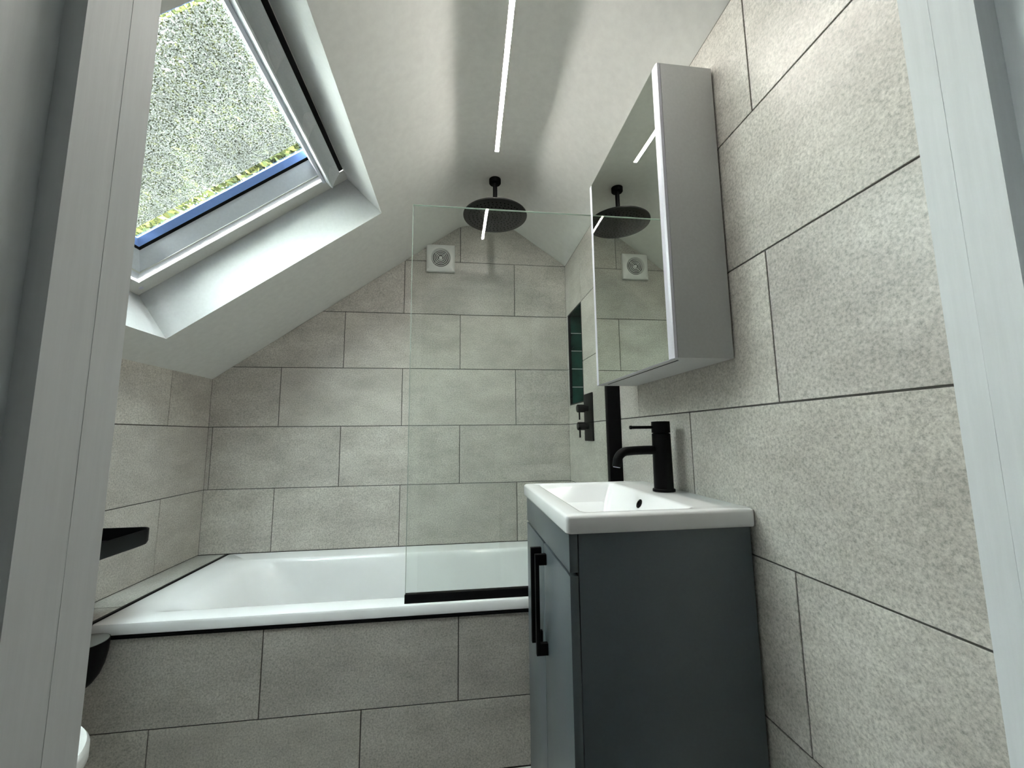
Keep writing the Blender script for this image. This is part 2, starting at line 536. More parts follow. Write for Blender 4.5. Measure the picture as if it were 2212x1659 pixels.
# ---- right wall with its niche
NY0, NY1, NZ0, NZ1, ND = -0.283, -0.037, 0.1015, 0.6015, 0.10
def hole_wall():
    ys = [YN - 0.02, NY0, NY1, 0.02]; zs = [ZF, NZ0, NZ1, SL[3][1] + 0.02]
    ds = []
    for i in range(3):
        for j in range(3):
            if i == 1 and j == 1: continue
            ds.append(box_data(XR + GR, XR + 0.14, ys[i], ys[i + 1], zs[j], zs[j + 1]))
    ds.append(box_data(XR + ND + 0.012, XR + 0.14, NY0, NY1, NZ0, NZ1))
    return join(*ds)
hw = hole_wall()
wall_right = mk('wall_right', hw[0], hw[1], GROUT); tag(wall_right, 'grey stone tiled side wall carrying basin and cabinet', None, None, 'structure')
YJ = -0.8841
for a, b, c_, d in rows(YN, 0.0, YJ, YJ + T_ / 2, -4, 4):
    c2 = max(c_, ZF); d2 = min(d, SL[3][1] - 0.001 + G)
    if d2 - c2 < 0.01: continue
    poly = tile_poly(a, b, c2, d2, YN, 0.0)
    ya, yb_, za, zb = poly[0][0], poly[1][0], poly[0][1], poly[2][1]
    hy0, hy1 = max(ya, NY0 - 0.001), min(yb_, NY1 + 0.001)
    hz0, hz1 = max(za, NZ0 - 0.001), min(zb, NZ1 + 0.001)
    if hy1 - hy0 > 0.004 and hz1 - hz0 > 0.004:
        top, bot = hz1 >= zb - 0.003, hz0 <= za + 0.003
        lf, rt = hy0 <= ya + 0.003, hy1 >= yb_ - 0.003
        polys = []
        if top and bot:
            if not lf: polys.append([(ya, za), (hy0, za), (hy0, zb), (ya, zb)])
            if not rt: polys.append([(hy1, za), (yb_, za), (yb_, zb), (hy1, zb)])
        else:   # notch that reaches the top of the tile
            q = [(ya, za), (yb_, za), (yb_, zb)]
            if not rt: q += [(hy1, zb), (hy1, hz0)]
            else: q = [(ya, za), (yb_, za), (yb_, hz0)]
            if not lf: q += [(hy0, hz0), (hy0, zb), (ya, zb)]
            else: q += [(ya, hz0)]
            polys.append(q)
        for q in polys:
            if abs(area(q)) > 1e-4: prism('tile', q, 'x', XR, XR + TT, TILE, wall_right, 0.0006)
        continue
    prism('tile', poly, 'x', XR, XR + TT, TILE, wall_right, 0.0006)
# niche lining of glazed tiles (a column on every side)
nh = (NZ1 - NZ0) / 5
niche = empty('trim_5', (XR, -0.16, NZ0), 'dark green glazed niche lined with black edge trim', None, None, 'structure')
for k in range(5):
    z0, z1 = NZ0 + k * nh + 0.0016, NZ0 + (k + 1) * nh - 0.0016
    box('green_tile', XR + 0.001, XR + ND, NY1 - 0.006, NY1 - 0.001, z0, z1, GREEN, niche, 0.0008)
    box('green_tile', XR + 0.001, XR + ND, NY0, NY0 + 0.006, z0, z1, GREEN, niche, 0.0008)
    for i in range(3):
        w_ = (NY1 - NY0 - 0.012) / 3
        box('green_tile', XR + ND, XR + ND + 0.007, NY0 + 0.006 + i * w_ + 0.001, NY0 + 0.006 + (i + 1) * w_ - 0.001, z0, z1, GREEN, niche, 0.0008)
for nm, zz in (('green_tile', (NZ1 - 0.006, NZ1)), ('green_tile', (NZ0, NZ0 + 0.006))):
    box(nm, XR + 0.001, XR + ND, NY0 + 0.006, NY1 - 0.006, zz[0], zz[1], GREEN, niche, 0.0008)
for ya_, yb2_ in ((NY1 - 0.0045, NY1 - 0.0008), (NY0 + 0.0008, NY0 + 0.0045)):
    box('grout_backing', XR + 0.001, XR + ND, ya_, yb2_, NZ0 + 0.001, NZ1 - 0.001, PLASTIC, niche)
box('grout_backing', XR + ND + 0.006, XR + ND + 0.0115, NY0, NY1, NZ0, NZ1, PLASTIC, niche)
for nm, q in (('edge_trim', (NY1 - 0.008, NY1 + 0.001, NZ0 - 0.001, NZ1 + 0.001)), ('edge_trim', (NY0 - 0.001, NY0 + 0.004, NZ0 - 0.001, NZ1 + 0.001)),
              ('edge_trim', (NY0, NY1, NZ1 - 0.005, NZ1 + 0.001)), ('edge_trim', (NY0, NY1, NZ0 - 0.001, NZ0 + 0.005))):
    box(nm, XR - 0.001, XR + 0.012, q[0], q[1], q[2], q[3], BLACKGL, niche)

# ---- floor
floor = box('floor', -3.0, 2.4, -4.2, 0.1, ZF - 0.12, ZF - 0.002, GROUT); tag(floor, 'stone tiled bathroom and hall floor', None, None, 'structure')
for i in range(6):
    for j in range(3):
        x0 = XL + i * P_; y0 = YN + j * T_ + (T_ / 2 if i % 2 else 0) - 0.3
        y0a, y1a = max(y0, YN - 0.16), min(y0 + T_, -0.741)
        x1 = min(x0 + P_, XR)
        if y1a - y0a < 0.02: continue
        box('floor_tile', x0 + G, x1 - G, y0a + G, y1a - G, ZF - 0.002, ZF, FLOORM, floor)

# ---- ceiling with the roof window opening
th = math.atan2(SL[1][1] - SL[0][1], SL[1][0] - SL[0][0])
E1 = Vector((math.cos(th), 0, math.sin(th))); NN = Vector((-math.sin(th), 0, math.cos(th)))
OS = Vector((XL, 0, SL[0][1]))
def SP(s, y, off=0.0):
    q = OS + E1 * s + NN * off
    return (q.x, y, q.z)
LS = math.dist(SL[0], SL[1])
WS0, WS1, WY0, WY1, WD = 0.143, 1.100, -1.444, -0.515, 0.195
WS1i = 1.066    # the top reveal leans in a little
YB, YE = 0.10, YN - 0.12

def fillet(p0, p1, p2, r, n=10):
    a = (Vector(p0) - Vector(p1)).normalized(); b = (Vector(p2) - Vector(p1)).normalized()
    ang = a.angle(b); t = r / math.tan(ang / 2)
    s = Vector(p1) + a * t; e = Vector(p1) + b * t
    bis = (a + b).normalized(); cc = Vector(p1) + bis * (r / math.sin(ang / 2))
    v0 = s - cc; v1 = e - cc
    tot = v0.angle(v1); sg = 1 if v0.x * v1.y - v0.y * v1.x > 0 else -1
    out_ = []
    for i in range(n + 1):
        w = sg * tot * i / n
        out_.append((cc.x + v0.x * math.cos(w) - v0.y * math.sin(w), cc.y + v0.x * math.sin(w) + v0.y * math.cos(w)))
    return out_
prof = fillet(SL[0], SL[1], SL[2], 0.16, 10) + fillet(SL[1], SL[2], SL[3], 0.16, 10) + [(XR + 0.03, SL[3][1] + mR * 0.03)]
s_end = (Vector(prof[0]) - Vector(SL[0])).length
def quad_strip(pa, pb, y0, y1, vs, fs):
    n = len(vs); vs += [(pa[0], y0, pa[1]), (pb[0], y0, pb[1]), (pb[0], y1, pb[1]), (pa[0], y1, pa[1])]; fs.append([n, n + 1, n + 2, n + 3])
vs, fs = [], []
def q4(a, b, c_, d):
    n = len(vs); vs.extend([a, b, c_, d]); fs.append([n, n + 1, n + 2, n + 3])
# left slope around the opening
for (s0, s1, ya, yb_) in ((-0.03, WS0, YE, YB), (WS1, s_end, YE, YB), (WS0, WS1, YE, WY0), (WS0, WS1, WY1, YB)):
    if s1 == s_end:
        for y0_, y1_ in ((YE, -1.580), (-1.580, -0.618), (-0.618, YB)): q4(SP(s0, y0_), SP(s1, y0_), SP(s1, y1_), SP(s0, y1_))
    else: q4(SP(s0, ya), SP(s1, ya), SP(s1, yb_), SP(s0, yb_))
lx = lambda y: 0.1378 + (y + 0.618) * 0.0186        # centre line of the light slot in the ridge
SW, SY0, SY1 = 0.0088, -1.580, -0.618
for k in range(len(prof) - 1):
    if prof[k][0] < 0.12 and prof[k + 1][0] > 0.15:   # the flat soffit, with the slot left open
        pa, pb = prof[k], prof[k + 1]
        zz = lambda x: pa[1] + (pb[1] - pa[1]) * (x - pa[0]) / (pb[0] - pa[0])
        ZL = zz(0.13)
        A = lambda x, y: (x, y, zz(x))
        q4(A(pa[0], YE), A(pb[0], YE), A(pb[0], SY0), A(pa[0], SY0))
        q4(A(pa[0], SY1), A(pb[0], SY1), A(pb[0], YB), A(pa[0], YB))
        q4(A(pa[0], SY0), A(lx(SY0) - SW, SY0), A(lx(SY1) - SW, SY1), A(pa[0], SY1))
        q4(A(lx(SY0) + SW, SY0), A(pb[0], SY0), A(pb[0], SY1), A(lx(SY1) + SW, SY1))
    else:
        for y0_, y1_ in ((YE, SY0), (SY0, SY1), (SY1, YB)): quad_strip(prof[k], prof[k + 1], y0_, y1_, vs, fs)
bm = bmesh.new()
me = bpy.data.meshes.new('tmp'); me.from_pydata(vs, [], fs); bm.from_mesh(me)
bmesh.ops.remove_doubles(bm, verts=bm.verts, dist=0.0004)
bm.verts.index_update()
vs = [tuple(q.co) for q in bm.verts]; fs = [[w.index for w in f.verts] for f in bm.faces]; bm.free()
bpy.data.meshes.remove(me)
ceiling = mk('ceiling', vs, fs, PLASTER, None, True)
tag(ceiling, 'white plastered pitched ceiling with a softly rounded ridge', None, None, 'structure')
# reveals
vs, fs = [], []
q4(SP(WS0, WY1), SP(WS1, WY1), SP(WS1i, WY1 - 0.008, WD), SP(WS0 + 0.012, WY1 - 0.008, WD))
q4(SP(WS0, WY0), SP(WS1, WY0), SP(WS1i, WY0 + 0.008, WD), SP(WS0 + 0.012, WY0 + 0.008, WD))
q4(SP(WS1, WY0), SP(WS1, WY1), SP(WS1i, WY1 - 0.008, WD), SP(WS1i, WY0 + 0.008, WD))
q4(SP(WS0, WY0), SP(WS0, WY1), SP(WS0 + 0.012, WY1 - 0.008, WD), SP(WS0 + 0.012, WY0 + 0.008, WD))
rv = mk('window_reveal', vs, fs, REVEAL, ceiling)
# outer roof deck, keeps daylight out except at the window
vs, fs = [], []
OFF = 0.24
R0, R1, RY0, RY1 = WS0 - 0.02, WS1 + 0.0, WY0 - 0.02, WY1 + 0.02
ds = []
def sbox(s0, s1, y0, y1, o0, o1):
    v_ = [SP(s, y, o) for o in (o0, o1) for (s, y) in ((s0, y0), (s1, y0), (s1, y1), (s0, y1))]
    return v_, [[0, 3, 2, 1], [4, 5, 6, 7], [0, 1, 5, 4], [1, 2, 6, 5], [2, 3, 7, 6], [3, 0, 4, 7]]
for q in ((-0.5, R0, YE, 0.3), (R1, LS + 0.35, YE, 0.3), (R0, R1, YE, RY0), (R0, R1, RY1, 0.3)):
    ds.append(sbox(*q, 0.20, 0.25))
vsR = [(0.05, YE, 1.42), (1.2, YE, 0.72), (1.2, 0.3, 0.72), (0.05, 0.3, 1.42), (0.05, YE, 1.5), (1.2, YE, 0.80), (1.2, 0.3, 0.80), (0.05, 0.3, 1.5)]
ds.append((vsR, [[0, 3, 2, 1], [4, 5, 6, 7], [0, 1, 5, 4], [1, 2, 6, 5], [2, 3, 7, 6], [3, 0, 4, 7]]))
g_ = [(XL - 0.13, ZF), (1.2, ZF), (1.2, 0.75), (0.1, 1.42), (SL[1][0], SL[1][1] + 0.22), (XL - 0.13, SL[0][1] + 0.15)]
ds.append(([(a, 0.125, b) for a, b in g_] + [(a, 0.3, b) for a, b in g_], [list(range(6)), list(range(6, 12))] + [[i, (i + 1) % 6, (i + 1) % 6 + 6, i + 6] for i in range(6)]))
ds.append(box_data(XL - 0.35, XL - 0.13, YE, 0.3, ZF, 0.2)); ds.append(box_data(XR + 0.15, XR + 0.6, YE, 0.3, ZF, 0.9))
d = join(*ds)
roof = mk('roof', d[0], d[1], GREYD); tag(roof, 'dark outer roof and masonry around the room', None, None, 'structure')

# ---- near wall with the doorway
DL, DR = -0.2635, 0.4712
HZ = 0.93
vsn = []
d = join(box_data(XL - 0.12, DL - 0.04, YN - 0.15, YN, ZF, 0.60), box_data(-0.85, DL - 0.04, YN - 0.15, YN, 0.5, 0.9),
         box_data(-1.35, XL - 0.12, YN - 0.15, YN - 0.05, ZF, 1.36), box_data(XL - 0.12, -0.85, YN - 0.15, YN - 0.10, 0.2, 1.36),
         box_data(XR + 0.12, 1.37, YN - 0.15, YN - 0.05, ZF, 1.36),
         box_data(DR + 0.04, XR + 0.12, YN - 0.15, YN, ZF, 0.98), box_data(-0.85, XR + 0.12, YN - 0.15, YN, HZ, 1.55))
wall_near = mk('wall_front', d[0], d[1], HALLW); tag(wall_near, 'painted wall around the bathroom doorway', None, None, 'structure')

def jamb(name, sgn, X, label, deep=0.014):
    """door lining seen from inside the doorway: stop, lining and edge bead"""
    t = empty(name, (X, -1.9, ZF), label, None, None, 'structure')
    def B(nm, xa, xb, ya, yb_, mat=WOOD, b=0.0012):
        return box(nm, X - sgn * xa, X - sgn * xb, ya, yb_, ZF, HZ, mat, t, b)
    # xa, xb measured from the visible face towards the wall (positive = into the wall)
    B('lining', deep, 0.042, -2.03, -1.84)
    B('edge_strip', 0.0, deep + 0.0005, -1.8652, -1.8395, b=0)
    B('door_stop', 0.0002, deep + 0.0005, -1.899, -1.8652, b=0)
    return t
# sgn=+1: face at X looks towards +x (left jamb)
jl = jamb('trim_1', 1, DL, 'white painted timber door lining on the left of the doorway')
jr = jamb('trim_2', -1, DR, 'white painted timber door lining on the right of the doorway', 0.024)
box('trim_3', DL - 0.04, DR + 0.04, -2.03, YN, HZ - 0.028, HZ, WOOD, None, 0.001)['kind'] = 'structure'

# ---- hallway behind the camera
hall = [('wall_hall_left', (-1.35, -1.23, -3.25, -1.99, ZF, 1.35)), ('wall_hall_right', (1.25, 1.37, -3.25, -1.99, ZF, 1.35)),
        ('wall_hall_back', (-1.35, 1.37, -3.37, -3.25, ZF, 1.35))]
HWY0, HWY1, HWZ0, HWZ1 = -2.895, -2.675, -0.05, 0.44
for nm, q in hall:
    if nm == 'wall_hall_left':
        d = join(box_data(q[0], q[1], q[2], HWY0, q[4], q[5]), box_data(q[0], q[1], HWY1, q[3], q[4], q[5]),
                 box_data(q[0], q[1], HWY0, HWY1, q[4], HWZ0), box_data(q[0], q[1], HWY0, HWY1, HWZ1, q[5]))
        mk(nm, d[0], d[1], HALLW)['kind'] = 'structure'
    else:
        box(nm, *q, HALLW)['kind'] = 'structure'
hw2 = empty('window_2', (-1.30, -2.785, HWZ0), 'small side window of the hall', None, None, 'structure')
d = join(box_data(-1.33, -1.27, HWY0, HWY0 + 0.04, HWZ0, HWZ1), box_data(-1.33, -1.27, HWY1 - 0.04, HWY1, HWZ0, HWZ1),
         box_data(-1.33, -1.27, HWY0 + 0.04, HWY1 - 0.04, HWZ0, HWZ0 + 0.04), box_data(-1.33, -1.27, HWY0 + 0.04, HWY1 - 0.04, HWZ1 - 0.04, HWZ1))
mk('window_frame', d[0], d[1], SASH, hw2)
box('glass_pane', -1.303, -1.299, HWY0 + 0.04, HWY1 - 0.04, HWZ0 + 0.04, HWZ1 - 0.04, PANEC, hw2)
box('ceiling_hall', -1.35, 1.37, -3.37, -1.95, 1.30, 1.36, PLASTER)['kind'] = 'structure'
dr = empty('door_1', (0.25, -3.25, ZF), 'white panelled door across the hall', None, None, 'structure')
box('door_leaf', -0.15, 0.60, -3.25, -3.215, ZF + 0.005, 0.87, WOOD, dr, 0.002)
for (a, b) in ((-0.08, 0.19), (0.26, 0.53)):
    for (c_, d) in ((-0.95, -0.2), (-0.08, 0.78)):
        box('door_panel', a, b, -3.215, -3.206, c_, d, WOOD, dr, 0.004)
for nm, q in (('architrave', (-0.23, -0.155, ZF, 0.95)), ('architrave', (0.605, 0.68, ZF, 0.95)), ('architrave', (-0.155, 0.605, 0.875, 0.95))):
    box(nm, q[0], q[1], -3.25, -3.225, q[2], q[3], WOOD, dr, 0.003)

# ------------------------------------------------------------------ roof window
win = empty('window_1', SP(0.6, -0.98, WD), 'white framed roof window set in the slope, droplet covered pane', None, None, 'structure')
FY0, FY1, FS0, FS1 = WY0 + 0.008, WY1 - 0.008, WS0 + 0.010, 1.072
def ring(name, inner, outer, o0, o1, mat, parent, b=None):
    (a0, a1, b0, b1), (c0, c1, d0, d1) = inner, outer   # s0,s1,y0,y1
    ds = [sbox(c0, c1, d0, b0, o0, o1), sbox(c0, c1, b1, d1, o0, o1), sbox(c0, a0, b0, b1, o0, o1), sbox(a1, c1, b0, b1, o0, o1)]
    d = join(*ds)
    return mk(name, d[0], d[1], mat, parent)
def taper_ring(name, r0, o0, r1, o1, mat, parent, thick=0.004):
    def loop(r, o): return [SP(r[0], r[2], o), SP(r[1], r[2], o), SP(r[1], r[3], o), SP(r[0], r[3], o)]
    L = [loop(r0, o0), loop(r1, o1), loop(r1, o1 + thick), loop(r0, o0 + thick)]
    vs = sum(L, []); fs = []
    for k in range(4):
        for i in range(4):
            fs.append([k * 4 + i, k * 4 + (i + 1) % 4, ((k + 1) % 4) * 4 + (i + 1) % 4, ((k + 1) % 4) * 4 + i])
    return mk(name, vs, fs, mat, parent)
f_in = (FS0 + 0.050, FS1 - 0.008, FY0 + 0.055, FY1 - 0.057)
ring('window_frame', f_in, (FS0 - 0.03, FS1 + 0.03, FY0 - 0.03, FY1 + 0.03), WD + 0.001, WD + 0.045, FRAMEM, win)
# the lacquered sash: a groove, a narrow fillet and the wide chamfer down to the glass
s1 = (f_in[0] + 0.003, f_in[1] - 0.012, f_in[2] + 0.003, f_in[3] - 0.003)
s2 = (s1[0] + 0.030, s1[1] - 0.004, s1[2] + 0.030, s1[3] - 0.034)
taper_ring('sash_groove', s1, WD + 0.012, s2, WD + 0.003, SASH, win)
s3 = (s2[0] + 0.006, s2[1] - 0.001, s2[2] + 0.006, s2[3] - 0.006)
taper_ring('sash_bead', s2, WD + 0.001, s3, WD + 0.001, FRAMEM, win, 0.006)
s4 = (s3[0] + 0.060, s3[1] - 0.022, s3[2] + 0.060, s3[3] - 0.053)
taper_ring('sash', s3, WD + 0.0035, s4, WD + 0.036, SASH, win)
s5 = (s4[0] + 0.008, s4[1] - 0.006, s4[2] + 0.008, s4[3] - 0.010)
taper_ring('gasket', s4, WD + 0.033, s5, WD + 0.037, BLACKGL, win)
s6 = (s5[0] + 0.020, s5[1] - 0.008, s5[2] + 0.020, s5[3] - 0.022)
taper_ring('glazing_spacer', s5, WD + 0.037, s6, WD + 0.050, SPACER, win)
clean = (s5[0] + 0.04, s5[1] - 0.020, s5[2] + 0.04, s5[3] - 0.048)
def pane_part(name, r, o, mat):
    v_ = [SP(r[0], r[2], o), SP(r[1], r[2], o), SP(r[1], r[3], o), SP(r[0], r[3], o)]
    return mk(name, v_, [[0, 1, 2, 3]], mat, win)
d = sbox(s5[0] - 0.03, s5[1] + 0.03, s5[2] - 0.03, s5[3] + 0.03, WD + 0.051, WD + 0.055)
gp = mk('glass_pane', d[0], d[1], PANEC, win)
d = sbox(clean[0], clean[1], clean[2], clean[3], WD + 0.062, WD + 0.063)
gd = mk('droplet_covered_pane', d[0], d[1], PANE, win)
gd['label'] = 'outer pane covered in dried droplets'
# screw cap on the frame
sc = SP(FS0 + 0.035, FY1 - 0.028, WD + 0.001)
lathe('screw_cap', sc, -NN, [(0, 0.008), (0.002, 0.0075), (0.0025, 0.004)], ALU, win, 20)
# ventilation bar along the top edge: shallow scoop with ribs
BY0, BY1 = FY0 + 0.06, FY1 - 0.062
def bar_loop(y, lift=0.0):
    pts = []
    for i in range(13):       # inner scoop from the outer (ridge side) edge to the lip
        t = i / 12
        s = 1.046 - 0.054 * t
        o = WD - 0.006 - 0.034 * t + 0.022 * math.sin(PI * t)
        pts.append((s, o))
    pts += [(0.990, WD - 0.046), (0.985, WD - 0.046), (0.978, WD - 0.004), (0.980, WD + 0.012), (1.046, WD + 0.012)]
    return [SP(s, y, o) for s, o in pts]
bar_ys = [BY0, BY1]
L = [bar_loop(y) for y in bar_ys]
bd = loft(L, True, True)
mk('ventilation_bar', bd[0], bd[1], BARM, win, True)
for y in (BY1 - 0.001, BY1 - 0.268, BY1 - 0.515, BY0 + 0.02):
    pts = []
    for i in range(9):
        t = i / 8
        pts.append((1.044 - 0.052 * t, WD - 0.006 - 0.034 * t + 0.022 * math.sin(PI * t) - 0.0006))
    n9 = len(pts)
    def arc(f, yy):      # f = 0 on the scoop, 1 on its chord
        res = []
        for i, (s, o) in enumerate(pts):
            t = i / (n9 - 1)
            oc = pts[0][1] + (pts[-1][1] - pts[0][1]) * t
            res.append(SP(s, yy, o + (oc - o) * f))
        return res
    L = [arc(-0.02, y - 0.045), arc(0.30, y - 0.030), arc(0.72, y - 0.012), arc(0.92, y - 0.002), arc(0.92, y + 0.0015), arc(-0.02, y + 0.002)]
    vs = sum(L, []); fs = []
    for k in range(len(L) - 1):
        for i in range(n9 - 1): fs.append([k * n9 + i, k * n9 + i + 1, (k + 1) * n9 + i + 1, (k + 1) * n9 + i])
    mk('bar_rib', vs, fs, RIBM, win)
d = sbox(0.967, 0.977, BY0, BY1 + 0.0, WD - 0.012, WD + 0.03)
mk('bar_edge', d[0], d[1], ALU, win)
d = sbox(1.0475, 1.0635, BY0, BY1 - 0.002, WD - 0.001, WD + 0.0045)
mk('seal', d[0], d[1], BLACKGL, win)

# ------------------------------------------------------------------ bath
BX0, BX1, BYF, BYB = -1.103, XR - 0.002, -0.739, -0.0015
RZ = -0.604
loops = [rrect(BX0 + 0.004, BX1, BYF + 0.006, BYB, 0.012, RZ - 0.036),
         rrect(BX0, BX1, BYF, BYB, 0.012, RZ - 0.032),
         rrect(BX0, BX1, BYF, BYB, 0.012, RZ - 0.008),
         rrect(BX0 + 0.002, BX1, BYF + 0.003, BYB, 0.012, RZ - 0.002),
         rrect(BX0 + 0.008, BX1 - 0.002, BYF + 0.009, BYB - 0.001, 0.012, RZ)]
def bl(x0, x1, y0, y1, r, z): loops.append(rrect(x0, x1, y0, y1, r, z))
bl(-1.045, 0.505, -0.668, -0.108, (0.06, 0.09, 0.09, 0.06), RZ)
bl(-1.030, 0.500, -0.662, -0.114, (0.06, 0.09, 0.09, 0.06), RZ - 0.0012)
bl(-0.985, 0.495, -0.656, -0.119, (0.06, 0.095, 0.095, 0.06), RZ - 0.006)
bl(-0.950, 0.490, -0.652, -0.124, (0.06, 0.10, 0.10, 0.06), RZ - 0.015)
bl(-0.925, 0.486, -0.648, -0.129, (0.06, 0.11, 0.11, 0.06), RZ - 0.030)
bl(-0.900, 0.480, -0.642, -0.135, (0.07, 0.12, 0.12, 0.07), RZ - 0.060)
bl(-0.850, 0.465, -0.630, -0.147, (0.08, 0.14, 0.14, 0.08), RZ - 0.140)
bl(-0.770, 0.445, -0.612, -0.165, (0.09, 0.16, 0.16, 0.09), RZ - 0.260)
bl(-0.700, 0.425, -0.595, -0.182, (0.10, 0.16, 0.16, 0.10), RZ - 0.345)
bl(-0.640, 0.400, -0.575, -0.202, (0.10, 0.15, 0.15, 0.10), RZ - 0.385)
bl(-0.560, 0.360, -0.540, -0.237, (0.08, 0.12, 0.12, 0.08), RZ - 0.400)
# outer skin below the rim so that the tub is a closed shell
under = [rrect(BX0 + 0.05, BX1 - 0.03, BYF + 0.05, BYB - 0.03, 0.05, RZ - 0.036),
         rrect(-0.78, 0.46, -0.62, -0.15, 0.15, RZ - 0.30),
         rrect(-0.60, 0.40, -0.56, -0.2, 0.12, RZ - 0.415)]
d = loft(list(reversed(under)) + loops, True, True)
bath = empty('bath', (-0.26, -0.37, ZF), 'white acrylic built-in bathtub behind the grey tiled panel', 'bathtub')
mk('tub', d[0], d[1], ACRYL, bath, True)
dl = lathe_data((0.30, -0.385, RZ - 0.3995), (0, 0, 1), [(0, 0.033), (0.003, 0.033), (0.004, 0.028)], 32)
mk('waste', dl[0], dl[1], BLACK, bath, True)

# tiled bath panel
panel = box('wall_bath_panel', -1.236, XR, -0.7355, -0.715, ZF, -0.645, GROUT); tag(panel, 'grey stone tiled panel along the front of the bath', None, None, 'structure')
for a, b, c_, d in rows(XL, XR, X0 - T_ / 2, X0, -4, -2):
    c2, d2 = max(c_, ZF), min(d, -0.6465 + G)
    prism('tile', tile_poly(a, b, c2, d2, XL, XR), 'y', -0.739, -0.739 + TT - 0.002, TILE, panel, 0.0006)
# end ledge
ledge = box('trim_4', XL, BX0 - 0.0105, -0.7355, -0.001, -0.66, RZ - 0.009, GROUT); tag(ledge, 'pale tiled ledge between bath and side wall', None, None, 'structure')
for a, b in ((-0.739, -0.6025), (-0.5995, -0.001)):
    box('tile', XL + 0.001, BX0 - 0.0107, a, b, RZ - 0.009, RZ - 0.0005, LEDGE, ledge, 0.0008)
box('trim_6', BX0 - 0.0105, BX0 - 0.0005, -0.741, -0.001, RZ - 0.03, RZ + 0.0020, BLACKGL)['kind'] = 'structure'
box('trim_7', XL, XR - 0.001, -0.7425, -0.7285, -0.6470, -0.6402, BLACKGL)['kind'] = 'structure'

# ------------------------------------------------------------------ glass screen
GY = -0.715
scr = empty('shower_screen', (0.2, GY, RZ), 'frameless clear glass bath screen with black base rail and wall channel', 'shower screen')
vs = [(-0.187, GY - 0.004, -0.575), (0.54, GY - 0.004, -0.575), (0.54, GY + 0.004, -0.575), (-0.187, GY + 0.004, -0.575),
      (-0.187, GY - 0.004, 0.807), (0.54, GY - 0.004, 0.807), (0.54, GY + 0.004, 0.807), (-0.187, GY + 0.004, 0.807)]
fs = [(0, 1, 5, 4), (2, 3, 7, 6)]
mk('glass_pane', vs, [list(f) for f in fs], SCREEN, scr)
d = join(box_data(-0.1882, -0.187, GY - 0.004, GY + 0.004, -0.577, 0.8080), box_data(-0.187, 0.54, GY - 0.004, GY + 0.004, 0.807, 0.8080))
mk('polished_edge', d[0], d[1], EDGEG, scr)
box('base_rail', -0.189, 0.536, GY - 0.010, GY + 0.010, RZ, -0.576, BLACK, scr, 0.001)
box('wall_channel', 0.535, XR - 0.0003, GY - 0.014, GY + 0.014, RZ, 0.815, BLACK, scr, 0.001)

# ------------------------------------------------------------------ rain shower
SC = (0.146, -0.430)
sh = empty('rain_shower', (SC[0], SC[1], 1.12), 'large round matt black ceiling shower head above the bath', 'shower head')
lathe('ceiling_flange', (SC[0], SC[1], 1.126), (0, 0, -1), [(0, 0.0272), (0.019, 0.0272), (0.022, 0.0250), (0.023, 0.018)], BLACK, sh, 40)
lathe('arm', (SC[0], SC[1], 1.108), (0, 0, -1), [(0, 0.0102), (0.146, 0.0102)], BLACK, sh, 28)
hz = 0.940
lathe('head', (SC[0], SC[1], hz), (0, 0, 1), [(0, 0.142), (0.001, 0.145), (0.003, 0.146), (0.007, 0.146), (0.0085, 0.144), (0.010, 0.10), (0.013, 0.028), (0.022, 0.018)], HEADM, sh, 72)
lathe('swivel_collar', (SC[0], SC[1], hz + 0.014), (0, 0, 1), [(0, 0.017), (0.016, 0.017), (0.020, 0.012)], BLACK, sh, 28)
ds = []
for r_, n_ in ((0.012, 6), (0.030, 12), (0.048, 18), (0.066, 24), (0.084, 30), (0.102, 36), (0.120, 42)):
    for i in range(n_):
        t = 2 * PI * (i + 0.5 * (n_ % 4) / 4) / n_
        ds.append(lathe_data((SC[0] + r_ * math.cos(t), SC[1] + r_ * math.sin(t), hz + 0.0005), (0, 0, -1), [(0, 0.0030), (0.0030, 0.0024)], 8, False, True))
d = join(*ds)
nz = mk('rubber_nozzles', d[0], d[1], NOZZLE, sh); nz['kind'] = 'stuff'

# ------------------------------------------------------------------ extractor fan
fan = empty('extractor_fan', (-0.12, 0, 0.915), 'square white wall extractor fan with round ringed grille', 'extractor fan')
FX, FZ, FH = -0.1195, 0.9165, 0.0765
def sq(h, y, rr=0.003): return [(x, y, z) for (x, z, _) in rrect(FX - h, FX + h, FZ - h, FZ + h, rr, 0, 3)]
# cover plate with a round dished opening
n = 64
def circ(r, y, cz=FZ): return [(FX + r * math.cos(2 * PI * i / n), y, cz + r * math.sin(2 * PI * i / n)) for i in range(n)]
def sqn(h, y):
    o_ = []
    for i in range(n):
        t = 2 * PI * i / n; c_, s_ = math.cos(t), math.sin(t); k = h / max(abs(c_), abs(s_))
        o_.append((FX + c_ * k, y, FZ + s_ * k))
    return o_
d = loft([sqn(FH, -0.0005), sqn(FH, -0.018), sqn(FH - 0.002, -0.0205), circ(0.060, -0.028), circ(0.054, -0.027), circ(0.050, -0.019), circ(0.048, -0.004)], True, True)
mk('cover_plate', d[0], d[1], PLASTIC, fan, True)
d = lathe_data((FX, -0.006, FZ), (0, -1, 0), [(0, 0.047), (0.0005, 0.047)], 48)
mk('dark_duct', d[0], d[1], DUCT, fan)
for r_, y_ in ((0.0445, -0.021), (0.0350, -0.022), (0.0260, -0.023), (0.0175, -0.024)):
    d = torus_data((FX, y_, FZ), (0, 1, 0), r_, 0.0020, 56, 8)
    mk('grille_ring', d[0], d[1], PLASTIC, fan, True)
lathe('grille_boss', (FX, -0.010, FZ), (0, -1, 0), [(0, 0.010), (0.012, 0.010), (0.016, 0.006), (0.0165, 0.002)], PLASTIC, fan, 28)
